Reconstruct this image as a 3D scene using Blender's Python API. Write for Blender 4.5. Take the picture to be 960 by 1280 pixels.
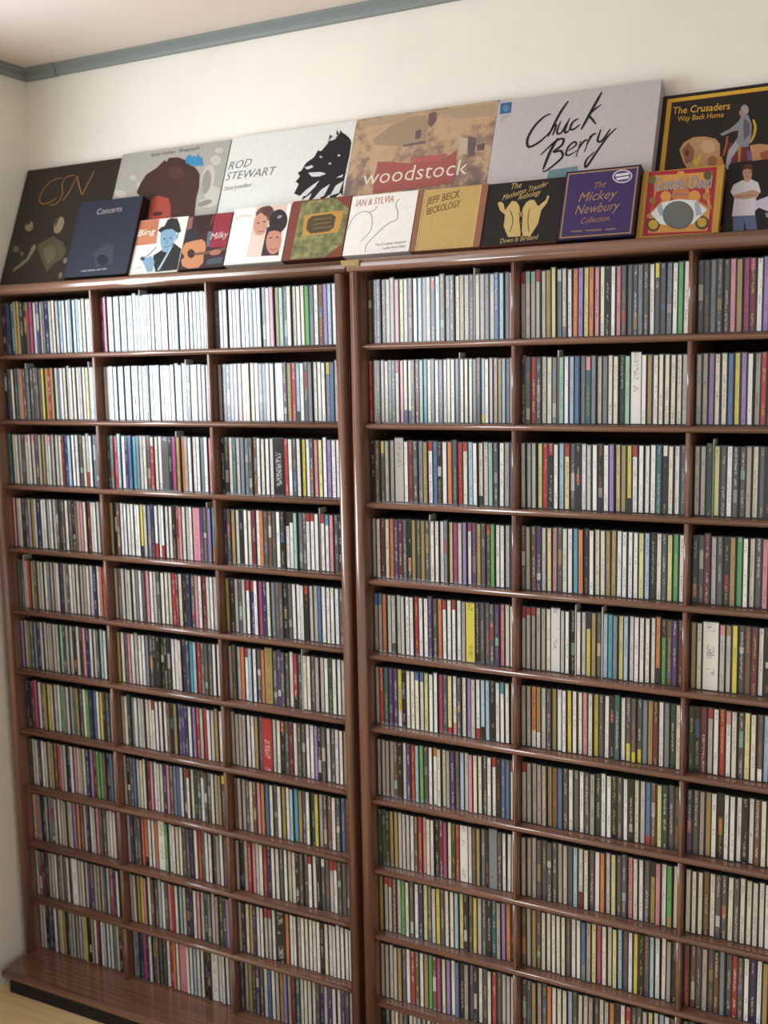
import bpy, bmesh, math, random, re
from mathutils import Vector, Matrix
random.seed(11)
scene = bpy.context.scene
for o in list(bpy.data.objects): bpy.data.objects.remove(o, do_unlink=True)
COL = scene.collection

# ------------------------------------------------------------------ camera, light, exposure
FLOOR = 1.752                       # shelf coordinates have z = 0 near the rack top; the floor lies this far below
CAM = (1.7466, -1.9105, -0.1895 + FLOOR); YAW, PITCH, ROLL, FPX = 0.48131, 0.13312, -0.018521, 1343.06
def cam_axes():
    cy, sy, cp, sp = math.cos(YAW), math.sin(YAW), math.cos(PITCH), math.sin(PITCH)
    f = Vector((-sy*cp, cy*cp, -sp)); r = Vector((cy, sy, 0)); u = r.cross(f)
    cr, sr = math.cos(ROLL), math.sin(ROLL)
    return cr*r + sr*u, -sr*r + cr*u, f
AR, AU, AF = cam_axes()
cd = bpy.data.cameras.new('camera'); cam = bpy.data.objects.new('camera', cd); COL.objects.link(cam)
cd.sensor_fit = 'HORIZONTAL'; cd.sensor_width = 36; cd.lens = FPX/960*36; cd.clip_start = .05
cd.dof.use_dof = True; cd.dof.focus_distance = 2.0; cd.dof.aperture_fstop = 4.5      # the photo is sharpest at the near end of the racks
cam.matrix_world = Matrix(((AR.x, AU.x, -AF.x, CAM[0]), (AR.y, AU.y, -AF.y, CAM[1]), (AR.z, AU.z, -AF.z, CAM[2]), (0, 0, 0, 1)))
scene.camera = cam

world = bpy.data.worlds.new('room_daylight'); scene.world = world; world.use_nodes = True
bg = world.node_tree.nodes['Background']; bg.inputs[0].default_value = (.98, .965, .945, 1); bg.inputs[1].default_value = .70

def area(name, loc, sx, sy, power, color):
    l = bpy.data.lights.new(name, 'AREA'); l.shape = 'RECTANGLE'; l.size = sx; l.size_y = sy; l.energy = power; l.color = color
    o = bpy.data.objects.new(name, l); COL.objects.link(o); o.location = loc
    o.rotation_euler = (0, math.radians(-90), 0)          # faces +X, into the room
    return o
WALLX, WALLY = -.345, .19
WIN = [(-1.25, -.30, 1.36, 2.12), (-3.3, -1.75, 1.36, 2.12)]           # windows in the left wall: y0, y1, z0, z1
area('window_daylight', (WALLX-.05, -.775, 1.74), .76, 0.95, 25, (.86, .93, 1.0))
area('window_daylight', (WALLX-.05, -2.525, 1.74), .76, 1.55, 22, (.93, .96, 1.0))

vs = scene.view_settings
scene.display_settings.display_device = 'sRGB'
vs.view_transform = 'Standard'; vs.look = 'None'; vs.gamma = 1; vs.use_curve_mapping = False; vs.exposure = .20

# ------------------------------------------------------------------ helpers
def lin(c):
    return tuple(((v/255)/12.92 if v/255 <= .04045 else ((v/255+.055)/1.055)**2.4) for v in c)
def link(o, parent=None):
    COL.objects.link(o)
    if parent: o.parent = parent
    return o
def tag(o, label=None, cat=None, group=None, kind=None):
    for k, v in (('label', label), ('category', cat), ('group', group), ('kind', kind)):
        if v: o[k] = v
    return o
def mesh_obj(name, bm, mat, parent=None, smooth=False):
    me = bpy.data.meshes.new(name); bm.to_mesh(me); bm.free()
    if mat: me.materials.append(mat)
    if smooth: me.polygons.foreach_set('use_smooth', [True]*len(me.polygons))
    return link(bpy.data.objects.new(name, me), parent)
def empty(name, loc):
    o = bpy.data.objects.new(name, None); o.location = loc; o.empty_display_size = .05
    return link(o)
def add_box(bm, x0, x1, y0, y1, z0, z1):
    v = [bm.verts.new(p) for p in ((x0,y0,z0),(x1,y0,z0),(x1,y1,z0),(x0,y1,z0),(x0,y0,z1),(x1,y0,z1),(x1,y1,z1),(x0,y1,z1))]
    for f in ((0,3,2,1),(4,5,6,7),(0,1,5,4),(1,2,6,5),(2,3,7,6),(3,0,4,7)): bm.faces.new([v[i] for i in f])
def board(name, parent, mat, x0, x1, y0, y1, z0, z1, r=.005, axis='x', org=(0,0,0), seg=3):
    """a board whose two long front edges (along axis, at y0) are rounded with radius r"""
    bm = bmesh.new(); add_box(bm, x0-org[0], x1-org[0], y0-org[1], y1-org[1], z0-org[2], z1-org[2])
    es = []
    for e in bm.edges:
        a, b = e.verts[0].co, e.verts[1].co
        if abs(a.y-(y0-org[1])) < 1e-6 and abs(b.y-(y0-org[1])) < 1e-6:
            d = b-a
            if (axis == 'x' and abs(d.x) > 1e-6) or (axis == 'z' and abs(d.z) > 1e-6) or axis == 'all': es.append(e)
    if r: bmesh.ops.bevel(bm, geom=es, offset=r, segments=seg, profile=.5, affect='EDGES')
    o = mesh_obj(name, bm, mat, parent)
    for p in o.data.polygons: p.use_smooth = len(p.vertices) == 4 and abs(max(p.normal, key=abs)) < .999
    return o

# ------------------------------------------------------------------ materials
def new_mat(name):
    m = bpy.data.materials.new(name); m.use_nodes = True
    return m, m.node_tree.nodes, m.node_tree.links, m.node_tree.nodes['Principled BSDF']
def noise(n, l, scale, detail=3, rough=.5, vec=None):
    t = n.new('ShaderNodeTexNoise'); t.inputs['Scale'].default_value = scale; t.inputs['Detail'].default_value = detail; t.inputs['Roughness'].default_value = rough
    if vec: l.new(vec, t.inputs['Vector'])
    return t
def ramp(n, l, src, stops):
    r = n.new('ShaderNodeValToRGB'); e = r.color_ramp.elements
    while len(e) < len(stops): e.new(.5)
    for el, (p, c) in zip(e, stops): el.position = p; el.color = (*c, 1)
    l.new(src, r.inputs[0]); return r
def bump(n, l, src, strength, dist, bs):
    b = n.new('ShaderNodeBump'); b.inputs['Strength'].default_value = strength; b.inputs['Distance'].default_value = dist
    l.new(src, b.inputs['Height']); l.new(b.outputs[0], bs.inputs['Normal'])

def wood(name, axis):
    m, n, l, b = new_mat(name)
    tc = n.new('ShaderNodeTexCoord'); mp = n.new('ShaderNodeMapping'); l.new(tc.outputs['Object'], mp.inputs[0])
    s = {'x': (1.5, 60, 60), 'z': (60, 60, 1.5)}[axis]; mp.inputs['Scale'].default_value = s
    t = noise(n, l, 1.6, 6, .6, mp.outputs[0])
    r = ramp(n, l, t.outputs['Fac'], [(.3, lin((94, 64, 51))), (.55, lin((124, 88, 71))), (.8, lin((144, 106, 88)))])
    l.new(r.outputs[0], b.inputs['Base Color']); b.inputs['Roughness'].default_value = .17; b.inputs['Specular IOR Level'].default_value = .9
    bump(n, l, t.outputs['Fac'], .025, .001, b)
    return m
WOODX, WOODZ = wood('walnut_laminate_long', 'x'), wood('walnut_laminate_upright', 'z')
def plain(name, c, rough=.5, spec=.4, metal=0, nz=0, nscale=40):
    m, n, l, b = new_mat(name)
    b.inputs['Roughness'].default_value = rough; b.inputs['Specular IOR Level'].default_value = spec; b.inputs['Metallic'].default_value = metal
    c = lin(c)
    tc = n.new('ShaderNodeTexCoord'); t = noise(n, l, nscale, 4, .6, tc.outputs['Object'])
    k = nz or .03
    r = ramp(n, l, t.outputs['Fac'], [(.3, tuple(v*(1-k) for v in c)), (.7, tuple(min(1, v*(1+k)) for v in c))])
    l.new(r.outputs[0], b.inputs['Base Color'])
    return m
def wall_mat(name, c, var, sc):
    m, n, l, b = new_mat(name); tc = n.new('ShaderNodeTexCoord')
    t = noise(n, l, sc, 5, .6, tc.outputs['Object']); f = noise(n, l, 160, 3, .6, tc.outputs['Object'])
    c = lin(c)
    r = ramp(n, l, t.outputs['Fac'], [(.3, tuple(v*(1-var) for v in c)), (.5, c), (.7, tuple(min(1, v*(1+var*.6)) for v in c))])
    l.new(r.outputs[0], b.inputs['Base Color']); b.inputs['Roughness'].default_value = .8; b.inputs['Specular IOR Level'].default_value = .2
    bump(n, l, f.outputs['Fac'], .12, .002, b)
    return m
WALL = wall_mat('cream_wallpaper', (229, 224, 213), .045, 7)
CEIL = wall_mat('warm_white_ceiling_paint', (220, 206, 196), .02, 4)
TRIM = plain('grey_painted_moulding', (126, 133, 132), .5, .3)
PLINTH = plain('black_plinth_paint', (30, 27, 32), .6, .3)
BRASS = plain('brass_plate', (150, 124, 66), .5, .4, .0, .35, 260)
CASE = plain('clear_plastic_case_edges', (54, 60, 62), .2, .5)
BACK = plain('dark_hardboard_back', (58, 40, 32), .85, .15)
FRAMEW = plain('white_window_paint', (225, 225, 220), .5)
CARD = plain('pale_plastic_index_card', (205, 205, 195), .4)

def floor_mat():
    m, n, l, b = new_mat('tan_floorboards'); tc = n.new('ShaderNodeTexCoord'); mp = n.new('ShaderNodeMapping')
    l.new(tc.outputs['Object'], mp.inputs[0]); mp.inputs['Scale'].default_value = (2, 30, 1)
    t = noise(n, l, 2, 5, .6, mp.outputs[0])
    r = ramp(n, l, t.outputs['Fac'], [(.3, lin((214, 186, 132))), (.7, lin((236, 212, 164)))])
    l.new(r.outputs[0], b.inputs['Base Color']); b.inputs['Roughness'].default_value = .32
    return m
FLOORM = floor_mat()

def spine_mat():
    """paper spine: colour from the mesh, broken lettering-like marks running down the middle"""
    m, n, l, b = new_mat('cd_spine_paper')
    base = n.new('ShaderNodeAttribute'); base.attribute_name = 'base'
    ink = n.new('ShaderNodeAttribute'); ink.attribute_name = 'ink'
    sv = n.new('ShaderNodeAttribute'); sv.attribute_name = 'sv'
    mp = n.new('ShaderNodeMapping'); mp.inputs['Scale'].default_value = (4, 46, 97); l.new(sv.outputs['Vector'], mp.inputs[0])
    t = noise(n, l, 1.0, 2, .55, mp.outputs[0])
    mp2 = n.new('ShaderNodeMapping'); mp2.inputs['Scale'].default_value = (.3, 3.2, 53); l.new(sv.outputs['Vector'], mp2.inputs[0])
    t2 = noise(n, l, 1.0, 1, .5, mp2.outputs[0])
    sep = n.new('ShaderNodeSeparateXYZ'); l.new(sv.outputs['Vector'], sep.inputs[0])
    def mth(op, a, c=None):
        x = n.new('ShaderNodeMath'); x.operation = op
        for i, q in enumerate((a, c)):
            if q is None: continue
            if isinstance(q, (int, float)): x.inputs[i].default_value = q
            else: l.new(q, x.inputs[i])
        return x.outputs[0]
    mid = mth('LESS_THAN', mth('ABSOLUTE', mth('SUBTRACT', sep.outputs[0], .5)), .27)
    txt = mth('MULTIPLY', mth('MULTIPLY', mth('GREATER_THAN', t.outputs['Fac'], .5), mth('GREATER_THAN', t2.outputs['Fac'], .5)), mid)
    fac = mth('MULTIPLY', txt, .45)
    mix = n.new('ShaderNodeMix'); mix.data_type = 'RGBA'
    l.new(fac, mix.inputs['Factor']); l.new(base.outputs['Color'], mix.inputs['A']); l.new(ink.outputs['Color'], mix.inputs['B'])
    l.new(mix.outputs['Result'], b.inputs['Base Color'])
    b.inputs['Roughness'].default_value = .15; b.inputs['Specular IOR Level'].default_value = .8
    return m
SPINE = spine_mat()

# ------------------------------------------------------------------ room
def struct(name, bm, mat, label=None, cat=None): return tag(mesh_obj(name, bm, mat), label, cat, kind='structure')
CEILZ = .568 + FLOOR; RX = 3.6; RY = -4.2
bm = bmesh.new(); add_box(bm, WALLX-.1, RX, WALLY, WALLY+.1, 0, CEILZ+.1)
struct('wall_back', bm, WALL, 'cream papered wall behind the CD racks', 'wall')
bm = bmesh.new()
ys = [(RY, WIN[1][0]), (WIN[1][1], WIN[0][0]), (WIN[0][1], WALLY)]
for y0, y1 in ys: add_box(bm, WALLX-.1, WALLX, y0, y1, 0, CEILZ+.1)
for y0, y1, z0, z1 in WIN:
    add_box(bm, WALLX-.1, WALLX, y0, y1, 0, z0); add_box(bm, WALLX-.1, WALLX, y0, y1, z1, CEILZ+.1)
struct('wall_left', bm, WALL, 'cream papered side wall meeting the racks in the corner', 'wall')
for i, (y0, y1, z0, z1) in enumerate(WIN):
    r = empty('window_%d' % (i+1), (WALLX, (y0+y1)/2, z0)); tag(r, ['white framed window beside the corner rack', 'wider white framed window farther along the side wall'][i], 'window', kind='structure')
    w2 = (y1-y0)/2; h = z1-z0
    for nm, (a, b_, c, d) in (('window_frame', (-w2, w2, -.0, .03)), ('window_frame', (-w2, w2, h-.03, h)), ('window_frame', (-w2, -w2+.03, .03, h-.03)), ('window_frame', (w2-.03, w2, .03, h-.03))):
        bm = bmesh.new(); add_box(bm, -.04, .008, a, b_, c, d); mesh_obj(nm, bm, FRAMEW, r)
bm = bmesh.new(); add_box(bm, WALLX-.1, RX, RY, WALLY+.1, -.1, 0); struct('floor', bm, FLOORM, 'tan wooden floor in front of the racks', 'floor')
bm = bmesh.new(); add_box(bm, WALLX-.1, RX, RY, WALLY+.1, CEILZ, CEILZ+.1); struct('ceiling', bm, CEIL, 'warm off-white painted ceiling', 'ceiling')
def moulding(name, lab, pts_fn, a, b):
    """stepped moulding: profile (distance from wall, height below ceiling) swept from a to b"""
    prof = [(0, 0), (.020, 0), (.020, -.006), (.014, -.010), (.014, -.021), (.010, -.027), (0, -.027)]
    bm = bmesh.new(); rings = []
    for t in (a, b): rings.append([bm.verts.new(pts_fn(t, d, h)) for d, h in prof])
    for i in range(len(prof)-1): bm.faces.new((rings[0][i], rings[0][i+1], rings[1][i+1], rings[1][i]))
    for rg in rings: bm.faces.new(rg)
    bmesh.ops.recalc_face_normals(bm, faces=bm.faces)
    return tag(mesh_obj(name, bm, TRIM), lab, 'moulding', kind='structure')
moulding('trim_1', 'grey ceiling moulding along the wall behind the racks', lambda t, d, h: (t, WALLY-d, CEILZ+h), -.232, RX)
moulding('trim_2', 'grey ceiling moulding along the side wall', lambda t, d, h: (WALLX+d, t, CEILZ+h), RY, WALLY)
moulding('trim_3', 'short grey moulding offcut fitted in the ceiling corner', lambda t, d, h: (t, WALLY-d*1.12, CEILZ+h*1.04), WALLX+.0145, -.2335)

# ------------------------------------------------------------------ the two CD racks
ROWZ = [-.0012, -.1470, -.3046, -.4643, -.6226, -.7794, -.9352, -1.0921, -1.2465, -1.3955, -1.5490, -1.6917]
T = .012; TD = .010; PT = .023; DB = .016
RACKS = [dict(xd=[-.0065, .3196], xl=-.3115, xr=.6457+.003, dy=0.0), dict(xd=[1.0273, 1.3488], xl=.7118+.003, xr=1.3488+TD+.315, dy=-DB)]
RLAB = ['walnut CD rack standing in the corner beside the side wall', 'walnut CD rack with the small brass plate on its top edge']
CELLS = {}
TOPZ = ROWZ[0] + .0250
for ri, R in enumerate(RACKS):
    dy = R['dy']; x0, x1 = R['xl']-PT, R['xr']+PT; org = ((x0+x1)/2, dy, -FLOOR)
    root = empty('cd_rack', (org[0], org[1], 0)); tag(root, RLAB[ri], 'CD rack', 'pair of CD racks along the wall')
    W = lambda *a, **k: board(*a, org=org, **k)
    yb = WALLY - .006
    W('side_panel', root, WOODZ, x0, R['xl'], dy-.013, yb, ROWZ[11], ROWZ[0], r=.0112, axis='z', seg=5)
    W('side_panel', root, WOODZ, R['xr'], x1, dy-.013, yb, ROWZ[11], ROWZ[0], r=.0112, axis='z', seg=5)
    W('top_board', root, WOODX, x0-.001 if ri else x0-.003, x1+(.0145/2 if not ri else .002), dy-.015, yb, ROWZ[0], TOPZ, r=.009, axis='x', seg=4)
    W('base_board', root, WOODX, (x0+.014 if not ri else x0-.0073), x1+(.0072 if not ri else .01), -.104+dy*.5, yb, ROWZ[11]-.022, ROWZ[11], r=.009, axis='x', seg=4)
    W('plinth', root, PLINTH, x0+.028 if not ri else x0-.0073, x1+.0072, -.092+dy*.5, yb, -FLOOR, ROWZ[11]-.022, r=0)
    W('back_panel', root, BACK, R['xl'], R['xr'], yb-.006, yb, ROWZ[11], ROWZ[0], r=0)
    for n in range(1, 11):
        W('shelf', root, WOODX, R['xl'], R['xr'], dy, yb-.006, ROWZ[n]-T/2, ROWZ[n]+T/2, r=.0055, axis='x')
    for row in range(11):
        zt = ROWZ[0] if row == 0 else ROWZ[row]-T/2
        zb = ROWZ[11] if row == 10 else ROWZ[row+1]+T/2
        for xd in R['xd']:
            W('divider', root, WOODZ, xd, xd+TD, dy+.0015, yb-.006, zb, zt, r=.004, axis='z')
        ed = [R['xl'], R['xd'][0], R['xd'][0]+TD, R['xd'][1], R['xd'][1]+TD, R['xr']]
        for c in range(3): CELLS[(ri, c, row)] = (ed[2*c], ed[2*c+1], zb, zt, dy)
    if ri == 1:
        bm = bmesh.new(); add_box(bm, .681-org[0], .722-org[0], -.0345-dy, -.0305-dy, .0085+FLOOR, .0215+FLOOR)
        bmesh.ops.bevel(bm, geom=bm.edges[:], offset=.001, segments=1, affect='EDGES')
        np_ = mesh_obj('name_plate', bm, BRASS, root); np_['label'] = 'small brass name plate on the top edge'

# ------------------------------------------------------------------ CDs
PAL = {'w': (232,232,230), 'c': (226,220,198), 'g': (196,194,188), 't': (176,166,156), 'd': (92,90,94), 'k': (36,34,40), 's': (122,134,146),  # taupe t at cell left ends paints the divider's shade into white spines
 'b': (72,116,182), 'n': (44,46,112), 'l': (158,200,226), 'C': (64,166,204), 'T': (44,116,122), 'e': (150,206,182), 'G': (80,182,84), 'D': (42,84,62),
 'y': (226,210,58), 'Y': (226,216,140), 'o': (178,148,72), 'O': (230,124,58), 'r': (204,44,46), 'R': (132,34,52), 'p': (226,136,152), 'P': (192,56,124),
 'v': (156,122,200), 'V': (84,60,132), 'N': (126,84,56)}
CN = {'w': 'white', 'c': 'cream', 'g': 'pale grey', 't': 'shaded taupe', 'd': 'dark grey', 'k': 'black', 's': 'slate blue', 'b': 'blue', 'n': 'navy blue', 'l': 'light blue',
 'C': 'cyan', 'T': 'teal', 'e': 'mint green', 'G': 'bright green', 'D': 'dark green', 'y': 'yellow', 'Y': 'pale yellow', 'o': 'gold', 'O': 'orange', 'r': 'red', 'R': 'maroon',
 'p': 'pink', 'P': 'magenta', 'v': 'lilac', 'V': 'purple', 'N': 'brown'}
ROWS = {}
ROWS[(0,0)] = ['kknTookkNPgVtdngcglwwlwlwcwwl', 'kdcdsOd|dddddyorogswcgwcwgwY|wlw', 'Tgctdg^pcg^pdtogg^ptgcRnlwwdcg_rwss', 'pgckdtognwwtwgdkdcdkNtpcRcwggw',
 'dd|grodtgcsttcntdcgcttcgnwOrk', 'vgoTsngggtggeDtgkckpnwcdlwsw', 'nkRPwdoyggwGsgtTodcGnbwykd', 'DgcnwgtoNrtgnwpgtcnvRGGdk', 'gOsntsdgcgtggvONgnwgpddgww',
 'gdRktgwdtdwnw+gcgnVtttdlrnwwn', 'gckdnwtYoDtgtggyktwRwlwwsgkNw']
ROWS[(0,1)] = ['RPpwglwswlww|lwwgwlwwpvllwwwlwlww', 'ttwwlwwlwwwwkwwwwwwwwww|kwwwgvw', 'DsrlwnbCsgcdr^gcw_gd+kP|oOtwwwswpl', 'okNwwwwwwy_kgsnw_rww_rwwkRpcgwp+Vd|vC_ow',
 'tNgggcswdpwgdwcgrRckndpwRcw', 'ocdpwgwwsdkkkkkwwcndClrdddww', 'tcDswggccw^rwwwNkoVVnwvrgrwgow', 'tkdbgccRpwwcnpdsbwdw^rcDdw^Nddctod^yv',
 'tnddrO_kwwOw+Gwwccddnwrdwwdtw', 'tgoypwdNlwdprwlgknwpgDsgtdDvw', 'tTnPnwdNddwrOwp+wwlwwkkw+wwwty']
ROWS[(0,2)] = ['dttwplwwslwswpoeswcwcGswNvlw', 'tkksgpwYcwsswww+dorl_Dwdswwws^ybtw', 'kkcTgssdNwcwwk#rwdwywdpYwvw', 'ndogkwcRwOdNdwkw^kw^kesdw^rw^rw|w^rw^Cpdk',
 'oktdgw^rn^rwPncsddkdwwwk^rgtbwwwwdw', 'tDtOw^rlwdOo+dVddcr_kd|ccdtgwDwwgk', 'ttttwwodr#gck^rdRwddwwvkdwdww', 'NttdcNpObcdwowlCodwDytdNwdbR', 'tktrpgwrnwcdwgckddw^rwkd^wdg^rw^rdddw',
 'tkconwwg^rg^rwk#Owwtwcwcwkcwwwwwww', 'dtoDVdcbwgovtRTcwcwdngVwwVdgd']
ROWS[(1,0)] = ['NkndgtpYgdwlsgd^rlNsdcotk|gtsgblsp', 'rtkgcTdg^rpc_nc_ndReCcswsgcws|wccsdl_ywgtolsw', 'kNd^ygtg+wRdsow^rbkwOdrc^rlwc_Dgedw', 'tcRcOVRdkodod|cwwsYPgvw^PVodd^rGwwgn',
 't^bt^bOgg_dggwwrwwVdOw^rww^rwty+kdddVpcw', 'trTVVy_wkwcc^bc^bYwwPdY_rw_pdwvgw_rl_klkww^Cww', 'ttttNkgVrlGdww^OcctVdlgpccdww^rkbbw^r', 'DDkoogggcdrpcwkRPcDrw+cdosks+dwww',
 'og^rg^rNgGcdwnYdgydcclYkdygdkTtvOk', 'ttggodwrNwoGNPcvwbktVkwdwrdggw', 'kdgcodwcgtwNwcdwsgwctwkw']
ROWS[(1,1)] = ['g^rg^eg^eg^rgoYs^gg_swOvYOpckwpdsdsdwd^ydswGw', 'kdrdgcs|ewlbsT^pscsccDew+wowccccg', 'gggYrk^rwlY^rdkwgwkwvYoy_kw^rwwwTk^wcwd', 'NtNVgYpdcwCOkwccoowwwwYlkcdYGw',
 'g^rg^rt^rttcw+gwk|wgy^kod|lCsYlwwwwcO_kG^kNVR', 'ttO_wo_wgdowwywcpcydwkTwd_yd_yd_ysoRwsDc', 'g^rttttoNbdwdwdtDwwkdwkcgb_rNYDdD', 'tttddddtgdlg_RcdwOgYddpcwdo^kpwG_oc',
 'Ntodcccccdwwb_stYPccYldwykdlwwtk', 'ddotdOwccldcgtdcgOkwrddgYwlwd', 'tkdgcwwNdwwcgwkdw']
ROWS[(1,2)] = ['ddsddpoPR^PwvwrgtdwcNw', 'gtvccbyvwtrgwdwcws', 'ggD|YdwddtcdkwwkNw', 'kdRgdkoGwcdpNTwwdc', 'ocw#g^pg^oydNRwkcdwwbw', 'DkRg^rwrw^pcdYcd_wlOww', 'VdtowkwwwkwNcw^rwgdw', 'cccNcddcdccgcwcdww', 'RNdtdNsdrdwnwowtpww',
 'ddcgtwdkwcowwgdw', 'dtgcwdkwwcgN']
FILL = 'wwwwwcccgggttddddkkksslboyYrRpVnTDN'
TOK = re.compile(r'\||([A-Za-z])(\^[A-Za-z])?(_[A-Za-z])?([+#])?')
ORD = 'first second third fourth fifth sixth seventh eighth ninth tenth eleventh twelfth thirteenth fourteenth fifteenth sixteenth seventeenth eighteenth nineteenth twentieth twenty-first twenty-second twenty-third twenty-fourth twenty-fifth twenty-sixth twenty-seventh twenty-eighth twenty-ninth thirtieth thirty-first thirty-second thirty-third thirty-fourth thirty-fifth thirty-sixth'.split()
def proj(p):
    d = Vector(p)-Vector(CAM); z = d.dot(AF)
    return 480+FPX*d.dot(AR)/z, 640-FPX*d.dot(AU)/z
def jit(c, k=.06):
    m = sum(c)/3; c = lin(tuple(m+(v-m)*.78 for v in c)); f = 1+random.uniform(-k*2, k*.6); return tuple(max(.004, min(.9, v*f*(1+random.uniform(-k, k)*.5))) for v in c)
discs = []; cards = []
for (ri, c, row), (x0, x1, zb, zt, dy) in CELLS.items():
    s = ROWS[(ri, c)][row]; toks = [m for m in TOK.finditer(s)]
    unit = lambda m: .18 if m.group(0) == '|' else {'+': 1.9, '#': 2.6, None: 1.0}[m.group(4)]
    cells = [(m.group(0), m.group(1), m.group(2), m.group(3), m.group(4), unit(m)) for m in toks]
    tot = sum(q[5] for q in cells)
    while (x1-x0-.004)/tot > .0109:                      # fill up to the cell's width
        q = random.choice(FILL); cells.append((q, q, None, None, None, 1.0)); tot += 1
    pitch = (x1-x0-.003)/tot; x = x0+.0015; idx = 0
    for (full, b, top, bot, fat, u) in cells:
        w = pitch*u
        if full == '|': cards.append(dict(x=x, w=min(w, .0018), z=zb, y=dy+.025, cell=(ri, c, row), h=min(.136, zt-zb-.001), idx=idx)); x += w; continue
        h = .1245+random.uniform(-.0008, .0012) + (random.choice((0, 0, .003, .006)) if fat else (.004 if random.random() < .04 else 0))
        discs.append(dict(x=x+w*.01, w=w*.98, z=zb, h=min(h, zt-zb-.002), y=dy+.024+random.uniform(-.002, .003), b=b, top=top and top[1], bot=bot and bot[1], fat=fat,
                          tl=random.uniform(-.0009, .0009), cell=(ri, c, row), idx=idx, seed=random.random()))
        x += w; idx += 1
for cell in CELLS:
    L = [d for d in discs if d['cell'] == cell]
    if any(q['cell'] == cell for q in cards):
        for d in L: d['tl'] = 0.0
    for a, b in zip(L[-2::-1], L[:0:-1]):
        a['tl'] = min(a['tl'], b['tl']+max(0, b['x']-a['x']-a['w'])*.9)
    lean = min(0, min(d['tl'] for d in L)+.0012)
    for d in L: d['tl'] -= lean
for d in discs:
    q = [proj((d['x']+a*d['w'], d['y'], d['z']+bb*d['h']+FLOOR)) for a, bb in ((0,0),(1,0),(1,1),(0,1))]
    cx, cy = sum(p[0] for p in q)/4, sum(p[1] for p in q)/4
    ys_ = [max(0, min(1280, p[1])) for p in q]; xs_ = [max(0, min(960, p[0])) for p in q]
    ar = 0
    for i in range(4): ar += xs_[i]*ys_[(i+1) % 4]-xs_[(i+1) % 4]*ys_[i]
    d['area'] = abs(ar)/2
order = sorted(discs, key=lambda d: -d['area'])
single = set(id(d) for d in order[:300])

class CDMesh:
    def __init__(s): s.v, s.f, s.base, s.ink, s.sv = [], [], [], [], []
    def quad(s, pts, base, ink, sv):
        k = len(s.v); s.v += pts; s.f.append((k, k+1, k+2, k+3)); s.base += [base]*4; s.ink += [ink]*4; s.sv += sv
    def build(s, name, mats, mi=None, parent=None):
        me = bpy.data.meshes.new(name); me.from_pydata(s.v, [], s.f)
        for nm, data in (('base', s.base), ('ink', s.ink)):
            a = me.attributes.new(nm, 'FLOAT_COLOR', 'POINT'); a.data.foreach_set('color', [q for t in data for q in (*t, 1)])
        a = me.attributes.new('sv', 'FLOAT_VECTOR', 'POINT'); a.data.foreach_set('vector', [q for t in s.sv for q in t])
        for m in mats: me.materials.append(m)
        if mi: me.polygons.foreach_set('material_index', mi)
        return link(bpy.data.objects.new(name, me), parent)
def case_quads(M, d, o):
    x0, x1, y0, y1, z0, z1 = d['x']-o[0], d['x']+d['w']-o[0], d['y']-o[1], d['y']+.141-o[1], d['z']-o[2], d['z']+d['h']-o[2]
    t = d['tl']
    P = [(x0,y0,z0),(x1,y0,z0),(x1,y1,z0),(x0,y1,z0),(x0+t,y0,z1),(x1+t,y0,z1),(x1+t,y1,z1),(x0+t,y1,z1)]
    for f in ((0,3,2,1),(4,5,6,7),(0,1,5,4),(1,2,6,5),(2,3,7,6),(3,0,4,7)): M.quad([P[i] for i in f], (.05,)*3, (.05,)*3, [(0,0,0)]*4)
def label_quads(M, d, o):
    lw = d['w']*(random.uniform(.58, .69) if not d['fat'] else .93); a = d['x']+(d['w']-lw)*random.uniform(.4, .6)-o[0]
    y = d['y']-.0004-o[1]; z0, z1 = d['z']-o[2]+.002, d['z']+d['h']-o[2]-.002; t = d['tl']; H = z1-z0
    base = jit(PAL[d['b']]); lum = sum(base)/3
    ink = jit(PAL[random.choice('kkdnRb')]) if lum > .2 else jit(PAL[random.choice('wwcgyO')])
    if d['fat']: ink = jit(PAL['w' if lum < .2 else 'd'])
    segs = [(0, 1, base)]
    if d['top']:
        cut = random.uniform(.8, .88) if d['top'] not in 'k' else random.uniform(.72, .84)
        segs = [(0, cut, base), (cut, 1, jit(PAL[d['top']]))]
    if d['bot']:
        cut = random.uniform(.12, .3); s0 = segs[0]; segs = [(0, cut, jit(PAL[d['bot']])), (cut, s0[1], s0[2])]+segs[1:]
    if not d['fat'] and not d['top'] and not d['bot'] and d['b'] in 'dksNV' and random.random() < .45:
        c0 = random.uniform(.05, .6); c1 = c0+random.uniform(.08, .3); q = jit(PAL[random.choice('gtcsrOoewb')])
        segs = [(0, c0, base), (c0, c1, tuple(.55*m+.45*k for m, k in zip(q, base))), (c1, 1, base)]
    sd = d['seed']
    for v0, v1, col in segs:
        pts = [(a+t*v0, y, z0+H*v0), (a+lw+t*v0, y, z0+H*v0), (a+lw+t*v1, y, z0+H*v1), (a+t*v1, y, z0+H*v1)]
        M.quad(pts, col, ink, [(0, v0, sd), (1, v0, sd), (1, v1, sd), (0, v1, sd)])
COLN = ['left column', 'middle column', 'right column']; RN = ['corner rack', 'brass-plated rack']
rest = CDMesh(); mi = []
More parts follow.
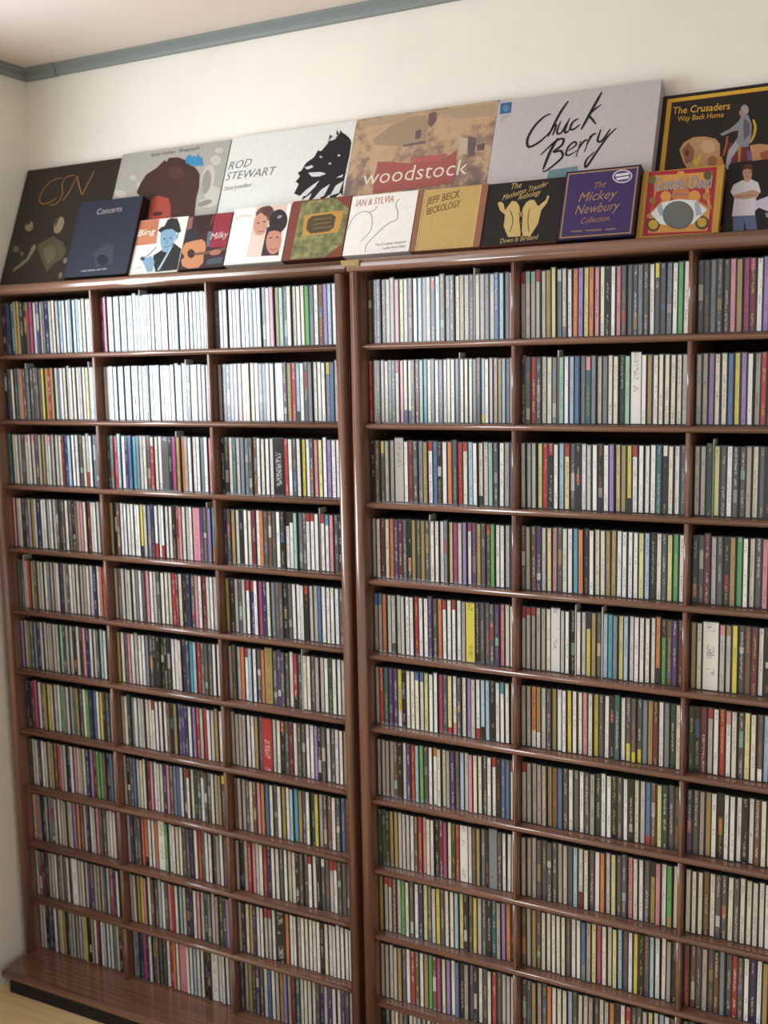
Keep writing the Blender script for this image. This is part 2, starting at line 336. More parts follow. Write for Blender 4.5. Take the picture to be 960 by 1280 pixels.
for d in discs:
    ri, c, row = d['cell']
    if id(d) in single:
        o = (d['x']+d['w']/2, d['y'], d['z'])
        M = CDMesh(); case_quads(M, d, o); ob = M.build('compact_disc', [CASE]); ob.location = (o[0], o[1], o[2]+FLOOR)
        M = CDMesh(); label_quads(M, d, o); M.build('spine_label', [SPINE], parent=ob)
        nm = CN[d['b']]; kind = 'CD box' if d['fat'] else 'CD case'
        tag(ob, '%s %s, %s from left end, %s row down, %s, %s' % (nm, kind, ORD[min(d['idx'], 35)], ORD[row], COLN[c], RN[ri]), 'CD', 'CDs on the brass-plated rack' if ri else 'CDs on the corner rack')
    else:
        k = len(rest.f); case_quads(rest, d, (0, 0, 0)); mi += [0]*(len(rest.f)-k)
        k = len(rest.f); label_quads(rest, d, (0, 0, 0)); mi += [1]*(len(rest.f)-k)
ob = rest.build('compact_disc_cases', [CASE, SPINE], mi); ob.location.z = FLOOR
tag(ob, 'hundreds of CD cases packed upright in the other rack compartments', 'CD', kind='stuff')
for q in cards:
    ri, c, row = q['cell']; bm = bmesh.new()
    w, h = q['w'], q['h']
    pts = [(0, 0), (.138, 0), (.138, h-.012), (.03, h-.012), (.026, h), (0, h)]           # a card with a tab at the front
    f0 = [bm.verts.new((-w/2, y, z)) for y, z in pts]; f1 = [bm.verts.new((w/2, y, z)) for y, z in pts]
    bm.faces.new(f0); bm.faces.new(f1[::-1])
    for i in range(6): bm.faces.new((f0[i], f1[i], f1[(i+1) % 6], f0[(i+1) % 6]))
    bmesh.ops.recalc_face_normals(bm, faces=bm.faces)
    ob = mesh_obj('index_card', bm, CARD); ob.location = (q['x']+w/2, q['y'], q['z']+FLOOR)
    tag(ob, 'pale index card after the %s CD, %s row down, %s, %s' % (ORD[q['idx']-1], ORD[row], COLN[c], RN[ri]), 'index card', 'index cards poking up between the CDs')

# ------------------------------------------------------------------ boxes leaning on top of the racks
TH = math.radians(22); Z0 = TOPZ+FLOOR+.0003
def on_plane(u, v, yb):
    """photo pixel -> (x, distance up the leaning cover) on the plane through (y = yb, z = rack top), leaning back by TH"""
    d = AF+(u-480)/FPX*AR+(640-v)/FPX*AU
    n = Vector((0, math.cos(TH), -math.sin(TH))); p0 = Vector((0, yb, Z0)); o = Vector(CAM)
    q = o+d*((p0-o).dot(n)/d.dot(n))
    return q.x, (q-p0).dot(Vector((0, math.sin(TH), math.cos(TH))))
PRN = {}
def prn(c, nz=.05):
    k = tuple(c)+(nz,)
    m = sum(c)/3; ink = tuple(.95*(m+(v-m)*.85) for v in c)
    if k not in PRN: PRN[k] = plain('printed_card', ink, .42, .35, 0, nz, 90)
    return PRN[k]
def crowd_mat():
    m, n, l, b = new_mat('crowd_photo_print'); tc = n.new('ShaderNodeTexCoord')
    t = noise(n, l, 42, 5, .65, tc.outputs['Object']); t2 = noise(n, l, 9, 3, .5, tc.outputs['Object'])
    a = n.new('ShaderNodeMath'); a.operation = 'MULTIPLY_ADD'; a.inputs[1].default_value = .55; l.new(t2.outputs['Fac'], a.inputs[0]); 
    s = n.new('ShaderNodeMath'); s.operation = 'MULTIPLY'; s.inputs[1].default_value = .45; l.new(t.outputs['Fac'], s.inputs[0]); l.new(s.outputs[0], a.inputs[2])
    r = ramp(n, l, a.outputs[0], [(.40, lin((118, 98, 96))), (.47, lin((150, 124, 106))), (.52, lin((182, 152, 120))), (.62, lin((186, 158, 128)))])
    l.new(r.outputs[0], b.inputs['Base Color']); b.inputs['Roughness'].default_value = .45
    return m
def leaf_mat():
    m, n, l, b = new_mat('mottled_green_print'); tc = n.new('ShaderNodeTexCoord')
    t = noise(n, l, 55, 5, .65, tc.outputs['Object'])
    r = ramp(n, l, t.outputs['Fac'], [(.35, lin((80, 84, 50))), (.5, lin((112, 114, 70))), (.65, lin((150, 144, 90)))])
    l.new(r.outputs[0], b.inputs['Base Color']); b.inputs['Roughness'].default_value = .45
    return m
CROWD, LEAF = crowd_mat(), leaf_mat()
def smooth_line(pts, k=5):
    if len(pts) < 3: return pts
    P = [pts[0]]+list(pts)+[pts[-1]]; out = []
    for i in range(1, len(P)-2):
        for j in range(k):
            t = j/k; a, b, c, d = P[i-1], P[i], P[i+1], P[i+2]
            out.append(tuple(.5*(2*b[m]+(c[m]-a[m])*t+(2*a[m]-5*b[m]+4*c[m]-d[m])*t*t+(3*b[m]-a[m]-3*c[m]+d[m])*t**3) for m in (0, 1)))
    return out+[pts[-1]]
class Cover:
    """a box whose front print is laid out in the crop coordinates (ox, oy, sc) of the photograph"""
    def __init__(s, name, corners, yb, t, base, side, label, cat, group, crop, rounded=0, x=None, h=None):
        guess = .045; s0 = t*math.tan(TH)
        for _ in range(5):
            L = [on_plane(*p, guess) for p in corners]
            if group == GL:
                hh = (L[0][1]+L[1][1])/2
                guess += WALLY-.0002-(guess+hh*math.sin(TH)+t*math.cos(TH))
            else:
                a, b = x if x else ((L[0][0]+L[2][0])/2, (L[1][0]+L[3][0])/2)
                guess = min(c.yb for c in ROWBOX[GL] if c.x0 < b and c.x1 > a)-(t+.0013)/math.cos(TH)
        yb = guess; L = [on_plane(*p, yb) for p in corners]
        s.x0 = (L[0][0]+L[2][0])/2; s.x1 = (L[1][0]+L[3][0])/2
        if x: s.x0, s.x1 = x
        if ROWBOX[group]: s.x0 = max(s.x0, ROWBOX[group][-1].x1+.0003)
        ROWBOX[group].append(s)
        s.s0 = t*math.tan(TH); s.yb = yb
        s.h = (h if h else (L[0][1]+L[1][1])/2)-s.s0; s.w = s.x1-s.x0; s.crop = crop
        bm = bmesh.new(); add_box(bm, 0, s.w, 0, t, 0, s.h)
        if rounded:
            es = [e for e in bm.edges if abs(e.verts[0].co.y-e.verts[1].co.y) > 1e-6]
            bmesh.ops.bevel(bm, geom=es, offset=rounded, segments=4, profile=.5, affect='EDGES')
        else: bmesh.ops.bevel(bm, geom=bm.edges[:], offset=.0008, segments=1, affect='EDGES')
        s.ob = mesh_obj(name, bm, base if not isinstance(base, tuple) else prn(base))
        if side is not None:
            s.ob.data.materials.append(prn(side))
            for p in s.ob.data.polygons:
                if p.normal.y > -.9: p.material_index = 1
        s.ob.location = (s.x0, yb+s.s0*math.sin(TH), Z0+s.s0*math.cos(TH)); s.ob.rotation_euler.x = -TH
        tag(s.ob, label, cat, group); s.layer = 0; s.prints = []; s.txt = {}
    def loc(s, p):
        ox, oy, sc = s.crop; X, q = on_plane(ox+p[0]/sc, oy+p[1]/sc, s.yb)
        return X-s.x0, q-s.s0
    def uv(s, u, v): return u*s.w, v*s.h
    def clampp(s, p): return min(max(p[0], .0015), s.w-.0015), min(max(p[1], .0015), s.h-.0015)
    def _poly(s, pts, c):
        s.layer += 1; s.prints.append(([[s.clampp(p) for p in pts]], c, s.layer))
    def poly(s, pts, c): s._poly([s.loc(p) for p in pts], c)
    def rect(s, u0, u1, v0, v1, c): s._poly([s.uv(u0, v0), s.uv(u1, v0), s.uv(u1, v1), s.uv(u0, v1)], c)
    def ell(s, cx, cy, rx, ry, c, tilt=0, n=20):
        ct, st = math.cos(tilt), math.sin(tilt)
        s.poly([(cx+rx*math.cos(a)*ct-ry*math.sin(a)*st, cy+rx*math.cos(a)*st+ry*math.sin(a)*ct) for a in [i*2*math.pi/n for i in range(n)]], c)
    def stroke(s, pts, w, c, taper=.5, text=False):
        w = w/s.crop[2]/640; pts = smooth_line([s.loc(p) for p in pts]); n = len(pts); Lq, Rq = [], []
        for i, p in enumerate(pts):
            a, b = pts[max(0, i-1)], pts[min(n-1, i+1)]; dx, dy = b[0]-a[0], b[1]-a[1]; m = math.hypot(dx, dy) or 1
            k = w/2*(1-taper*abs(2*i/(n-1)-1)**3); nx, ny = -dy/m*k, dx/m*k
            Lq.append((p[0]+nx, p[1]+ny)); Rq.append((p[0]-nx, p[1]-ny))
        quads = [[s.clampp(q) for q in (Lq[i], Lq[i+1], Rq[i+1], Rq[i])] for i in range(n-1)]
        if text: s.txt.setdefault(tuple(c), []).extend(quads)
        else: s.layer += 1; s.prints.append((quads, c, s.layer))
    def text(s, body, a, b, h, c, shear=0.0, bold=0.0):
        """one line of print: baseline from crop point a to b, capital height h (crop pixels)"""
        cu = bpy.data.curves.new('t', 'FONT'); cu.body = body; cu.resolution_u = 2; cu.offset = bold
        to = bpy.data.objects.new('t', cu); COL.objects.link(to)
        me = bpy.data.meshes.new_from_object(to); bpy.data.objects.remove(to); bpy.data.curves.remove(cu)
        xs = [v.co.x for v in me.vertices]; x0, x1 = min(xs), max(xs); capH = .69
        A, B = Vector(s.loc(a)), Vector(s.loc(b)); up = Vector(s.loc((a[0], a[1]-h)))-A; up = Vector((0, up.y))
        f = lambda v: A+(B-A)*((v.x+shear*v.y-x0)/(x1-x0))+up*(v.y/capH)
        P = [tuple(s.clampp(f(v.co))) for v in me.vertices]
        for p in me.polygons: s.txt.setdefault(tuple(c), []).append([P[i] for i in p.vertices])
        bpy.data.meshes.remove(me)
    def done(s):
        def mk(name, groups):
            me = bpy.data.meshes.new(name); V, F, MI, mats = [], [], [], []
            for polys, c, ly in groups:
                m = c if not isinstance(c, tuple) else prn(c)
                if m not in mats: mats.append(m)
                for q in polys:
                    k = len(V); V += [(x, -.0002-.00003*ly, z) for x, z in q]; F.append(tuple(range(k, k+len(q)))); MI.append(mats.index(m))
            me.from_pydata(V, [], F)
            for m in mats: me.materials.append(m)
            me.polygons.foreach_set('material_index', MI)
            bm = bmesh.new(); bm.from_mesh(me)
            for f in bm.faces:
                f.normal_update()
                if f.normal.y > 0: f.normal_flip()
            bm.to_mesh(me); bm.free(); me.update()
            link(bpy.data.objects.new(name, me), s.ob)
        if s.prints: mk('cover_print', s.prints)
        for c, q in s.txt.items(): mk('lettering', [(q, c, s.layer+6)])          # one part for each colour of print
C1, C2, C3, C4, C5, C6 = (0, 180, 6), (140, 160, 5.3333), (270, 140, 5.3333), (420, 120, 4.5714), (600, 90, 4), (780, 90, 5.3333)
GL, GF = 'large record boxes leaning on the wall', 'small CD box sets leaning in front'
BK = 'record box'
ROWBOX = {GL: [], GF: []}

# --- large boxes at the back
YL = .045
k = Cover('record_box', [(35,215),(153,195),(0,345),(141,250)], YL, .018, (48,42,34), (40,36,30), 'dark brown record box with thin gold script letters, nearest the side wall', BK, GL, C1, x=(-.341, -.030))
GOLD = (158,112,58); SEP = (160,146,112)
k.poly([(275,760),(380,700),(400,690),(470,740),(500,800),(470,860),(400,900),(350,960),(330,900),(300,840)], (84,76,54))
k.poly([(90,965),(110,930),(200,860),(240,770),(265,750),(270,780),(215,870),(150,925)], (132,118,84))
k.ell(218,615,30,40,(142,128,96),.2); k.ell(442,608,34,66,(146,132,98),.35); k.poly([(200,580),(235,575),(222,600),(196,612)], (60,52,40)); k.poly([(418,560),(450,545),(428,600),(408,640)], (78,68,50)); k.ell(238,632,12,10,(120,106,78)); k.stroke([(428,640),(446,646)], 7, (84,72,54), .3); k.stroke([(448,598),(466,600)], 6, (84,72,54), .3)
k.ell(120,790,24,24,(112,100,72)); k.ell(165,822,13,15,(120,106,76)); k.ell(490,875,13,22,(128,116,86),.3); k.ell(455,985,13,22,(128,116,86),.3); k.poly([(330,790),(380,760),(420,800),(410,860),(360,900),(335,850)], (104,94,68))
for pts in ([(470,255),(430,262),(380,285),(330,340),(300,400),(305,440),(340,450),(390,430),(430,400)], [(560,235),(510,245),(475,280),(468,330),(470,370),(450,420),(410,455),(370,458)], [(470,425),(520,360),(580,240)], [(580,240),(590,290),(615,385)], [(615,385),(660,300),(708,205)]):
    k.stroke(pts, 13, GOLD, .4, True)
k.done()

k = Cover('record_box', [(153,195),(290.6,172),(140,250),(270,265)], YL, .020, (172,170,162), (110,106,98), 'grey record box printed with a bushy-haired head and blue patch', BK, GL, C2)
for cx, cy, rx, ry, t in ((140,330,22,16,.3),(190,375,28,18,-.3),(690,215,36,34,0),(640,340,45,95,.2),(715,150,28,20,0),(680,450,60,60,0),(60,440,40,25,.2),(640,500,60,30,0)): k.ell(cx, cy, rx, ry, (198,195,182), t)
k.ell(630,360,30,80,(150,148,142),.15); k.ell(620,500,50,18,(140,138,132),-.3)
k.poly([(165,430),(190,370),(230,310),(300,265),(330,235),(350,215),(365,225),(380,200),(440,195),(490,215),(560,270),(585,310),(580,400),(560,480),(545,640),(330,660),(175,660),(190,560),(200,470)], (72,44,38))
k.poly([(260,480),(300,450),(380,470),(392,530),(388,640),(240,640),(250,540)], (176,66,54)); k.ell(305,572,34,14,(80,38,36),-.15); k.ell(430,300,60,40,(88,54,46),.3)
k.poly([(490,205),(505,185),(520,178),(535,195),(545,185),(560,195),(575,178),(590,198),(605,200),(600,225),(612,245),(590,258),(575,248),(560,260),(545,245),(530,258),(510,238),(495,240)], (52,142,196))
k.text('Bob Dylan  Biograph', (262,192), (580,142), 20, (120,118,112), .1)
k.done()

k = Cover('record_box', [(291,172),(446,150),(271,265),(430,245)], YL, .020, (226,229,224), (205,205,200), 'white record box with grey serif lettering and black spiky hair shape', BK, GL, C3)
BLK = (28,26,32)
k.poly([(903,205),(895,180),(865,150),(845,140),(830,120),(822,150),(806,115),(800,180),(760,150),(745,210),(700,262),(680,255),(655,300),(600,340),(570,390),(545,405),(560,430),(530,465),(552,480),(520,545),(560,560),(600,520),(570,590),(640,540),(610,600),(700,550),(690,600),(760,550),(760,600),(830,540),(845,560),(850,480),(870,380),(890,290)], BLK)
for pl in ([(615,405),(700,400),(735,412),(690,430),(640,432)], [(560,560),(600,520),(690,455),(660,500),(600,560)], [(640,590),(700,520),(760,480),(720,560)], [(760,560),(800,490),(850,460),(820,540)], [(750,195),(770,170),(815,150),(790,185)], [(800,440),(850,415),(840,435)], [(590,370),(640,355),(650,368),(610,385)]): k.poly(pl, (214,216,222))
for cx, cy in ((820,290),(760,345),(700,300)): k.ell(cx, cy, 9, 7, (190,190,196))
GT = (118,122,128)
k.text('ROD', (80,388), (228,362), 52, GT, .2, -.008); k.text('STEWART', (62,458), (385,418), 52, GT, .2, -.008); k.text('Storyteller', (50,525), (236,497), 26, (140,142,146), .15)
k.done()

k = Cover('record_box', [(446.7,148.5),(623.4,125.5),(428,250),(609,228)], YL, .022, CROWD, (120,98,80), 'tan record box printed with a crowd and large white lowercase lettering', BK, GL, C4)
k.poly([(135,140),(915,40),(905,110),(700,130),(560,90),(440,100),(350,150),(130,180)], (182,154,122))
k.poly([(210,250),(300,180),(420,120),(520,110),(530,180),(500,260),(380,285),(230,280)], (170,142,112)); k.poly([(530,100),(570,90),(575,140),(545,180),(525,160)], (118,92,86)); k.poly([(455,200),(488,190),(485,240),(452,250)], (112,92,92))
k.poly([(380,280),(510,255),(515,270),(385,292)], (120,102,100)); k.poly([(705,230),(755,245),(750,330),(700,340)], (196,176,150)); k.poly([(755,230),(800,240),(790,340),(755,350)], (112,92,92)); k.poly([(805,280),(850,270),(845,310),(805,312)], (110,88,86))
k.poly([(215,480),(240,375),(430,385),(600,370),(690,310),(685,390),(672,500),(210,560)], (172,88,82)); k.poly([(430,350),(560,340),(640,330),(600,372),(430,385)], (188,96,92))
k.text('woodstock', (148,512), (745,447), 84, (234,222,204), .06, -.006)
k.done()

k = Cover('record_box', [(623.7,125),(826,101),(608,230),(816,210)], YL-.008, .030, (196,189,191), (176,168,176), 'pale lilac-grey record box with black brush-script lettering', BK, GL, C5)
k.poly([(103,157),(160,149),(155,204),(98,212)], (56,106,160)); k.ell(130,182,14,18,(90,136,180))
for yy in (226, 238, 250): k.stroke([(100,yy),(150-(yy-226),yy-8)], 4, (150,148,154), 0)
k.poly([(345,492),(490,470),(484,530),(326,560)], (104,142,148))
INK = (24,32,46)
for w, pts in ((13,[(355,210),(320,225),(270,275),(238,335),(240,372),(265,370),(310,340),(350,300)]), (13,[(442,145),(395,215),(340,325)]), (11,[(346,312),(368,272),(380,266),(374,290),(362,318)]),
    (10,[(404,246),(386,294),(390,310),(408,302),(434,254)]), (11,[(448,230),(424,292),(430,304),(446,290)]), (11,[(492,234),(465,250),(450,285),(470,286),(500,262)]), (14,[(610,100),(560,190),(505,290)]), (11,[(606,163),(548,212),(562,238),(580,262)]),
    (15,[(390,330),(350,400),(315,490)]), (12,[(302,416),(340,380),(380,345),(416,335),(410,365),(368,400),(404,395),(412,425),(370,465),(330,495),(312,498)]), (10,[(440,395),(480,366),(472,350),(442,375),(430,410),(446,416),(488,392)]),
    (12,[(504,345),(480,425)]), (10,[(490,388),(518,348),(538,340)]), (12,[(552,318),(522,400)]), (10,[(532,364),(560,318),(582,308)]), (11,[(604,288),(588,342),(610,344),(652,284)]), (11,[(682,280),(640,322),(590,390),(542,462),(526,475),(532,440),(572,400)])):
    k.stroke(pts, w, INK, .6, True)
k.done()

k = Cover('record_box', [(828,118),(960,106),(815,212),(960,200)], YL+.012, .016, (38,33,31), (30,27,26), 'black record box with a double gold border and a mounted knight', BK, GL, C6, x=(1.2535, 1.572))
k.rect(.026,.974,.026,.974,(226,178,44)); k.rect(.052,.948,.052,.948,(150,60,30)); k.rect(.057,.943,.057,.943,(38,33,31))
k.poly([(370,520),(400,470),(460,435),(540,430),(610,445),(640,480),(640,560),(622,650),(520,660),(430,660),(395,600)], (188,140,92)); k.poly([(385,520),(430,470),(470,520),(460,600),(410,610)], (138,92,58)); k.ell(560,500,50,45,(204,160,112),.3); k.ell(590,600,34,40,(150,102,64)); k.ell(420,540,14,22,(92,58,40))
k.poly([(455,590),(520,548),(500,610),(480,640),(470,615)], (214,170,60)); k.poly([(620,590),(650,560),(668,620),(640,650),(610,640)], (196,130,60))
k.poly([(840,490),(900,480),(1000,490),(1060,560),(1060,700),(960,720),(850,600)], (198,138,90)); k.poly([(905,540),(960,520),(985,580),(920,590)], (160,90,60))
k.poly([(700,470),(830,500),(855,600),(720,640),(680,560)], (112,42,54)); k.poly([(760,400),(790,400),(775,600),(760,600)], (190,120,40)); k.poly([(820,520),(850,540),(855,590),(825,590)], (112,84,130)); k.stroke([(690,430),(680,500),(660,560)], 12, (180,80,50), .2)
ST = (134,134,146)
k.poly([(785,290),(830,290),(852,350),(848,430),(830,500),(775,500),(735,470),(770,420),(760,390),(720,400),(655,428),(640,415),(710,378),(765,330)], ST); k.poly([(800,310),(840,340),(838,420),(800,460),(795,380)], (92,92,104)); k.poly([(745,462),(700,520),(682,590),(678,650),(702,650),(716,580),(770,500)], (160,158,166))
k.ell(805,255,27,36,(150,148,156)); k.ell(782,275,14,24,(176,120,100)); k.stroke([(862,318),(876,370),(864,430),(840,475)], 16, (206,160,40), .4)
k.text('The Crusaders', (322,284), (706,250), 46, (220,166,52), .05, .012); k.text('Way Back Home', (355,332), (664,302), 34, (206,150,50), .05, .012)
k.done()

# --- small box sets in front
BX = 'box set'; YF = 0.0
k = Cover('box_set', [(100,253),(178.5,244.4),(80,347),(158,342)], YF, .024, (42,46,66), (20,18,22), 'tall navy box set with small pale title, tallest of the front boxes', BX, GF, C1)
k.poly([(700,820),(800,740),(860,760),(840,900),(720,920)], (56,60,78)); k.ell(770,870,44,40,(30,32,46),.3)
k.text('Concerts', (722,532), (912,505), 42, (176,156,166), .1)
for a, b in ((612,648),(656,716),(724,760),(768,800)): k.stroke([(a, 955-(a-612)*.1), (b, 955-(b-612)*.1)], 15, (132,134,142), 0)
k.done()

k = Cover('box_set', [(171,276),(235.7,270),(158,342),(222.5,338)], YF, .016, (228,224,220), (200,190,120), 'white box set with an orange title block and a man in a hat', BX, GF, C2)
k.poly([(165,622),(318,600),(295,770),(137,787)], (198,112,76)); k.poly([(142,770),(150,735),(300,715),(295,768)], (206,128,92))
SK = (124,162,190)
k.poly([(275,850),(330,815),(410,765),(462,805),(440,945),(290,960),(275,900)], (38,42,42)); k.poly([(385,805),(415,770),(318,945),(300,952)], (170,200,210)); k.poly([(325,690),(400,672),(430,690),(412,760),(372,832),(335,822),(322,760)], SK); k.poly([(425,715),(445,700),(440,730),(420,760)], SK)
k.poly([(308,682),(330,660),(350,655),(372,612),(398,596),(435,603),(450,640),(456,668),(462,690),(440,702),(400,672),(350,682),(322,698)], (40,44,46)); k.ell(352,740,10,5,(60,90,120)); k.ell(392,735,10,5,(60,90,120)); k.stroke([(345,790),(365,795),(385,786)], 6, (70,100,130), .3); k.poly([(366,740),(374,770),(360,772)], (100,138,168))
k.poly([(200,880),(262,852),(285,890),(270,955),(235,960)], SK); k.stroke([(205,872),(250,842),(298,792)], 7, (50,60,70), .2); k.ell(205,872,16,14,(60,80,96))
k.text('Bing', (172,725), (286,706), 40, (240,226,206), .1, .01); k.stroke([(160,940),(185,925),(190,945)], 4, (180,120,100), .2)
k.done()

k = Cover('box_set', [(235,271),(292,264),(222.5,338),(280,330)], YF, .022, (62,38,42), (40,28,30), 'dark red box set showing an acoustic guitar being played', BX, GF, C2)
k.poly([(690,575),(808,555),(765,790),(650,800)], (156,40,58)); k.poly([(510,600),(545,590),(530,670),(500,690)], (150,90,84)); k.poly([(560,590),(690,575),(660,690),(560,720)], (58,30,34)); k.ell(535,720,50,50,(46,46,60)); k.poly([(640,690),(670,690),(650,790),(630,790)], (96,110,130)); k.stroke([(680,580),(660,650)], 12, (150,70,60), .2)
k.poly([(470,800),(490,768),(545,752),(600,742),(622,760),(628,800),(612,850),(608,900),(575,932),(510,938),(468,920),(462,880),(485,860),(462,830)], (206,134,88)); k.ell(528,838,25,30,(64,40,36)); k.stroke([(550,842),(640,830),(770,800)], 24, (120,84,68), 0); k.poly([(640,875),(740,860),(735,900),(630,912)], (70,84,96)); k.ell(690,830,40,18,(178,110,84),-.2)
k.text('Milky', (655,746), (768,728), 42, (232,206,206), .15)
k.done()

k = Cover('box_set', [(292.5,263),(364.7,251.6),(280,330),(352.5,325.7)], YF, .028, (238,236,231), (190,185,172), 'white box set with an inset picture of two dark-haired heads', BX, GF, C3)
k.poly([(270,632),(478,605),(420,958),(205,966)], (228,196,176)); k.poly([(215,960),(240,820),(310,820),(340,955)], (236,206,190)); k.poly([(340,770),(440,740),(415,955),(300,960)], (60,48,56))
k.ell(328,680,62,50,(112,70,56),-.3); k.ell(298,748,46,76,(208,150,122),.15); k.ell(345,660,40,36,(96,58,48)); k.ell(415,728,60,80,(48,38,44),.25); k.ell(385,862,50,88,(206,138,112),.1); k.poly([(340,800),(360,770),(440,760),(432,800),(390,790)], (48,38,44))
for cx, cy in ((282,740),(322,732),(366,840),(408,836)): k.ell(cx, cy, 9, 5, (84,50,44))
k.stroke([(285,795),(305,800),(322,790)], 6, (160,84,76), .2); k.stroke([(362,912),(385,920),(408,908)], 7, (160,76,74), .2); k.ell(425,700,18,10,(150,142,150),-.5)
k.stroke([(128,722),(150,700),(180,692),(238,694)], 12, (240,206,180), .2); k.stroke([(140,780),(200,772)], 4, (222,218,210), 0); k.stroke([(140,830),(205,822)], 4, (222,218,210), 0)
k.done()

k = Cover('box_set', [(365.6,251.6),(440.6,244),(353,325),(427,318.5)], YF, .028, (132,62,48), (96,44,36), 'red-brown box set with mottled green panel and gold nameplate', BX, GF, C3)
k.poly([(572,600),(800,572),(885,645),(842,880),(720,968),(495,982)], LEAF)
k.poly([(592,692),(640,680),(850,655),(838,720),(815,800),(575,830),(580,770)], (198,146,58)); k.poly([(640,695),(770,678),(800,700),(785,770),(755,795),(630,812),(602,782),(612,720)], (86,70,46))
for y in (712, 742, 770): k.stroke([(650,y+8),(770,y-8)], 8, (136,112,66), .1)
k.done()

k = Cover('box_set', [(440.8,245),(524,237.5),(428,318),(510.8,313)], YF, .030, (240,237,230), (200,196,188), 'white box set with red title and thin line drawing', BX, GF, C4)
for pts in ([(65,765),(90,710),(120,675),(160,660),(195,670),(206,700),(202,760),(165,808),(140,832)], [(190,665),(220,650),(236,628)], [(362,585),(342,620),(352,660),(346,705),(290,735),(200,820),(170,860),(168,892)]): k.stroke(pts, 5, (150,152,156), .2)
k.text('IAN & SYLVIA', (112,634), (328,606), 38, (206,112,104), .1, -.004); k.text('The Complete Vanguard', (225,858), (396,838), 13, (128,126,126)); k.text('Studio Recordings', (265,878), (394,862), 13, (128,126,126))
k.done()

k = Cover('box_set', [(525,238),(610.3,229.4),(511,313),(600.5,307.7)], YF, .026, (204,168,94), (140,92,62), 'mustard tan box set with brown edge strips and block lettering', BX, GF, C4)
for u0, u1, c in ((.085,.1,(216,186,130)), (.895,.905,(216,186,130)), (.004,.085,(152,98,70)), (.905,.996,(156,98,76))):
    bm = bmesh.new(); add_box(bm, u0*k.w, u1*k.w, -.0006, .0004, .004*k.h, .996*k.h); mesh_obj('edge_strip', bm, prn(c), k.ob)
k.text('JEFF BECK', (516,622), (706,578), 40, (128,102,56), .0, .01); k.text('BECKOLOGY', (516,680), (708,630), 38, (128,102,56), 0, .01)
k.done()

k = Cover('box_set', [(610,231),(707.5,220),(601,307.5),(695,301)], YF, .024, (32,30,32), (120,60,50), 'black box set with gold figures and slanted gold lettering', BX, GF, C5)
GD = (208,178,104)
k.poly([(88,655),(105,648),(118,660),(125,692),(150,658),(160,645),(182,648),(196,668),(200,700),(196,740),(206,822),(140,826),(118,770),(126,715),(100,692)], GD); k.poly([(214,680),(232,652),(250,640),(272,640),(290,672),(330,640),(338,615),(347,622),(335,655),(306,692),(290,760),(250,822),(214,820),(205,760)], GD)
k.stroke([(208,690),(210,740),(204,822)], 5, (32,30,32), .1); k.stroke([(150,690),(165,740),(150,800)], 4, (60,52,40), .3); k.stroke([(250,680),(240,740),(245,800)], 4, (60,52,40), .3); k.ell(205,712,12,12,(150,126,76))
k.text('The', (150,588), (205,578), 28, GD, .25); k.text('Manhattan Transfer', (112,642), (336,570), 26, GD, .3); k.text('Anthology', (188,642), (300,612), 26, GD, .25); k.text('Down In Birdland', (100,858), (286,836), 24, GD, .2)
k.done()

k = Cover('box_set', [(708,214),(800,206),(696,301),(792.5,297)], YF-.006, .026, (60,44,100), (26,20,44), 'purple box set with thin gold border and gold script', BX, GF, C5)
k.rect(.012,.988,.012,.988,(38,30,60)); k.rect(.03,.97,.03,.97,(170,134,84)); k.rect(.05,.95,.05,.95,(62,46,104))
k.ell(712,522,50,34,(206,200,214),-.1); k.ell(712,522,44,28,(90,76,130),-.1); k.stroke([(678,518),(745,508)], 12, (226,222,230), 0); k.stroke([(682,536),(745,526)], 12, (226,222,230), 0)
GB = (172,128,92)
k.text('The', (565,588), (626,574), 32, GB, .3); k.text('Mickey', (492,652), (676,630), 46, GB, .3); k.text('Newbury', (474,714), (690,690), 46, GB, .3); k.text('Collection', (500,760), (645,744), 28, GB, .3)
for a, b in ((455,512),(530,610),(628,680)): k.stroke([(a, 798-(a-455)*.06), (b, 798-(b-455)*.06)], 8, (140,110,96), 0)
k.done()

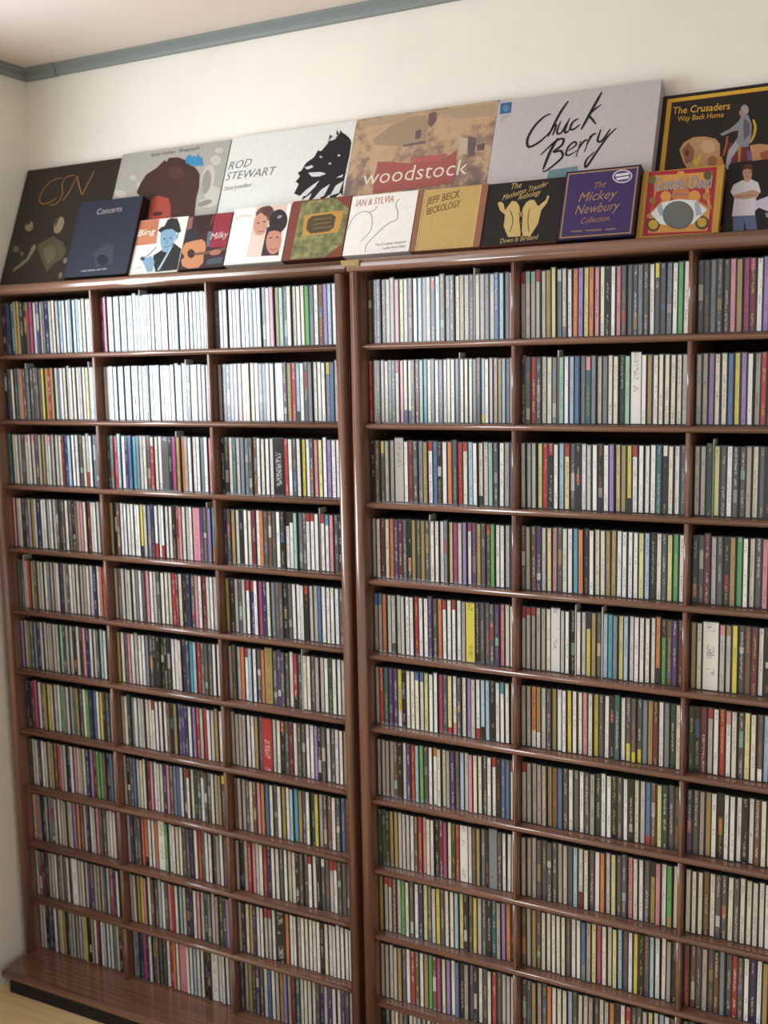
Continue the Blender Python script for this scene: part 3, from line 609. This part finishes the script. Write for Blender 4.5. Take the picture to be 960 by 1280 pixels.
k = Cover('box_set', [(803,214),(904.7,207),(795,298),(899,291.6)], YF, .014, (200,150,54), (170,120,50), 'ornate red and gold box set with a grey disc in its centre', BX, GF, C6)
k.poly([(168,662),(620,632),(580,1080),(122,1096)], (178,36,58)); k.poly([(205,690),(590,665),(565,760),(575,900),(555,1060),(160,1075),(170,960),(200,850)], (214,150,66)); k.poly([(215,800),(300,780),(540,770),(560,900),(480,850),(250,860),(180,940)], (182,48,64))
for cx, cy, r, c in ((195,1020,46,(84,74,40)),(195,1018,32,(196,160,56)),(520,1005,46,(84,74,40)),(520,1003,32,(196,160,56)),(190,720,28,(122,110,52)),(560,690,30,(96,90,56)),(550,830,26,(188,128,60)),(190,860,22,(150,110,56)),(380,820,60,(206,120,60)),(470,830,40,(216,150,70)),(280,830,36,(216,150,70)),(570,900,18,(186,130,60)),(165,960,14,(186,130,60)),(380,690,30,(220,150,60))): k.ell(cx, cy, r, r, c)
k.poly([(178,945),(250,872),(370,848),(480,858),(556,920),(460,1015),(350,1032),(240,1015)], (214,218,218)); k.poly([(220,905),(250,872),(270,960),(240,960)], (160,168,180)); k.poly([(470,870),(500,865),(520,950),(480,960)], (160,168,180))
k.ell(362,955,104,94,(92,98,94)); k.ell(362,955,96,86,(106,110,106))
k.text('Grateful Dead', (196,792), (582,772), 80, (158,152,158), .05, .02); k.stroke([(320,828),(360,815),(430,820)], 14, (150,120,110), .2)
k.done()

k = Cover('box_set', [(911,204),(960,199),(902,290),(955,286)], YF, .018, (32,30,34), (24,22,26), 'black round-cornered box set showing a figure in white T-shirt and jeans', BX, GF, C6, rounded=.006, x=(1.3922, 1.5372))
SKN = (192,144,116)
k.poly([(725,955),(875,945),(884,1090),(812,1090),(803,990),(795,1090),(725,1090)], (92,106,150)); k.poly([(800,700),(848,700),(850,735),(800,735)], SKN)
k.poly([(710,800),(730,752),(790,722),(822,735),(850,716),(895,738),(912,800),(882,832),(872,955),(720,962),(736,840)], (210,205,216)); k.poly([(724,822),(760,812),(860,786),(902,802),(892,834),(800,850),(738,846)], SKN); k.stroke([(750,835),(820,826),(885,822)], 5, (150,104,84), .2)
k.ell(823,672,32,46,SKN); k.poly([(788,668),(788,640),(804,622),(832,614),(856,626),(862,660),(854,690),(848,652),(820,646),(798,654)], (84,58,44)); k.ell(810,672,6,3,(70,50,44)); k.ell(838,670,6,3,(70,50,44)); k.stroke([(812,694),(824,698),(836,692)], 4, (140,80,72), .2)
k.poly([(880,860),(960,830),(1100,820),(1150,860),(1150,940),(960,930),(900,905),(870,930)], (198,194,214)); k.poly([(940,940),(1150,950),(1150,975),(950,970)], (150,150,166))
k.done()
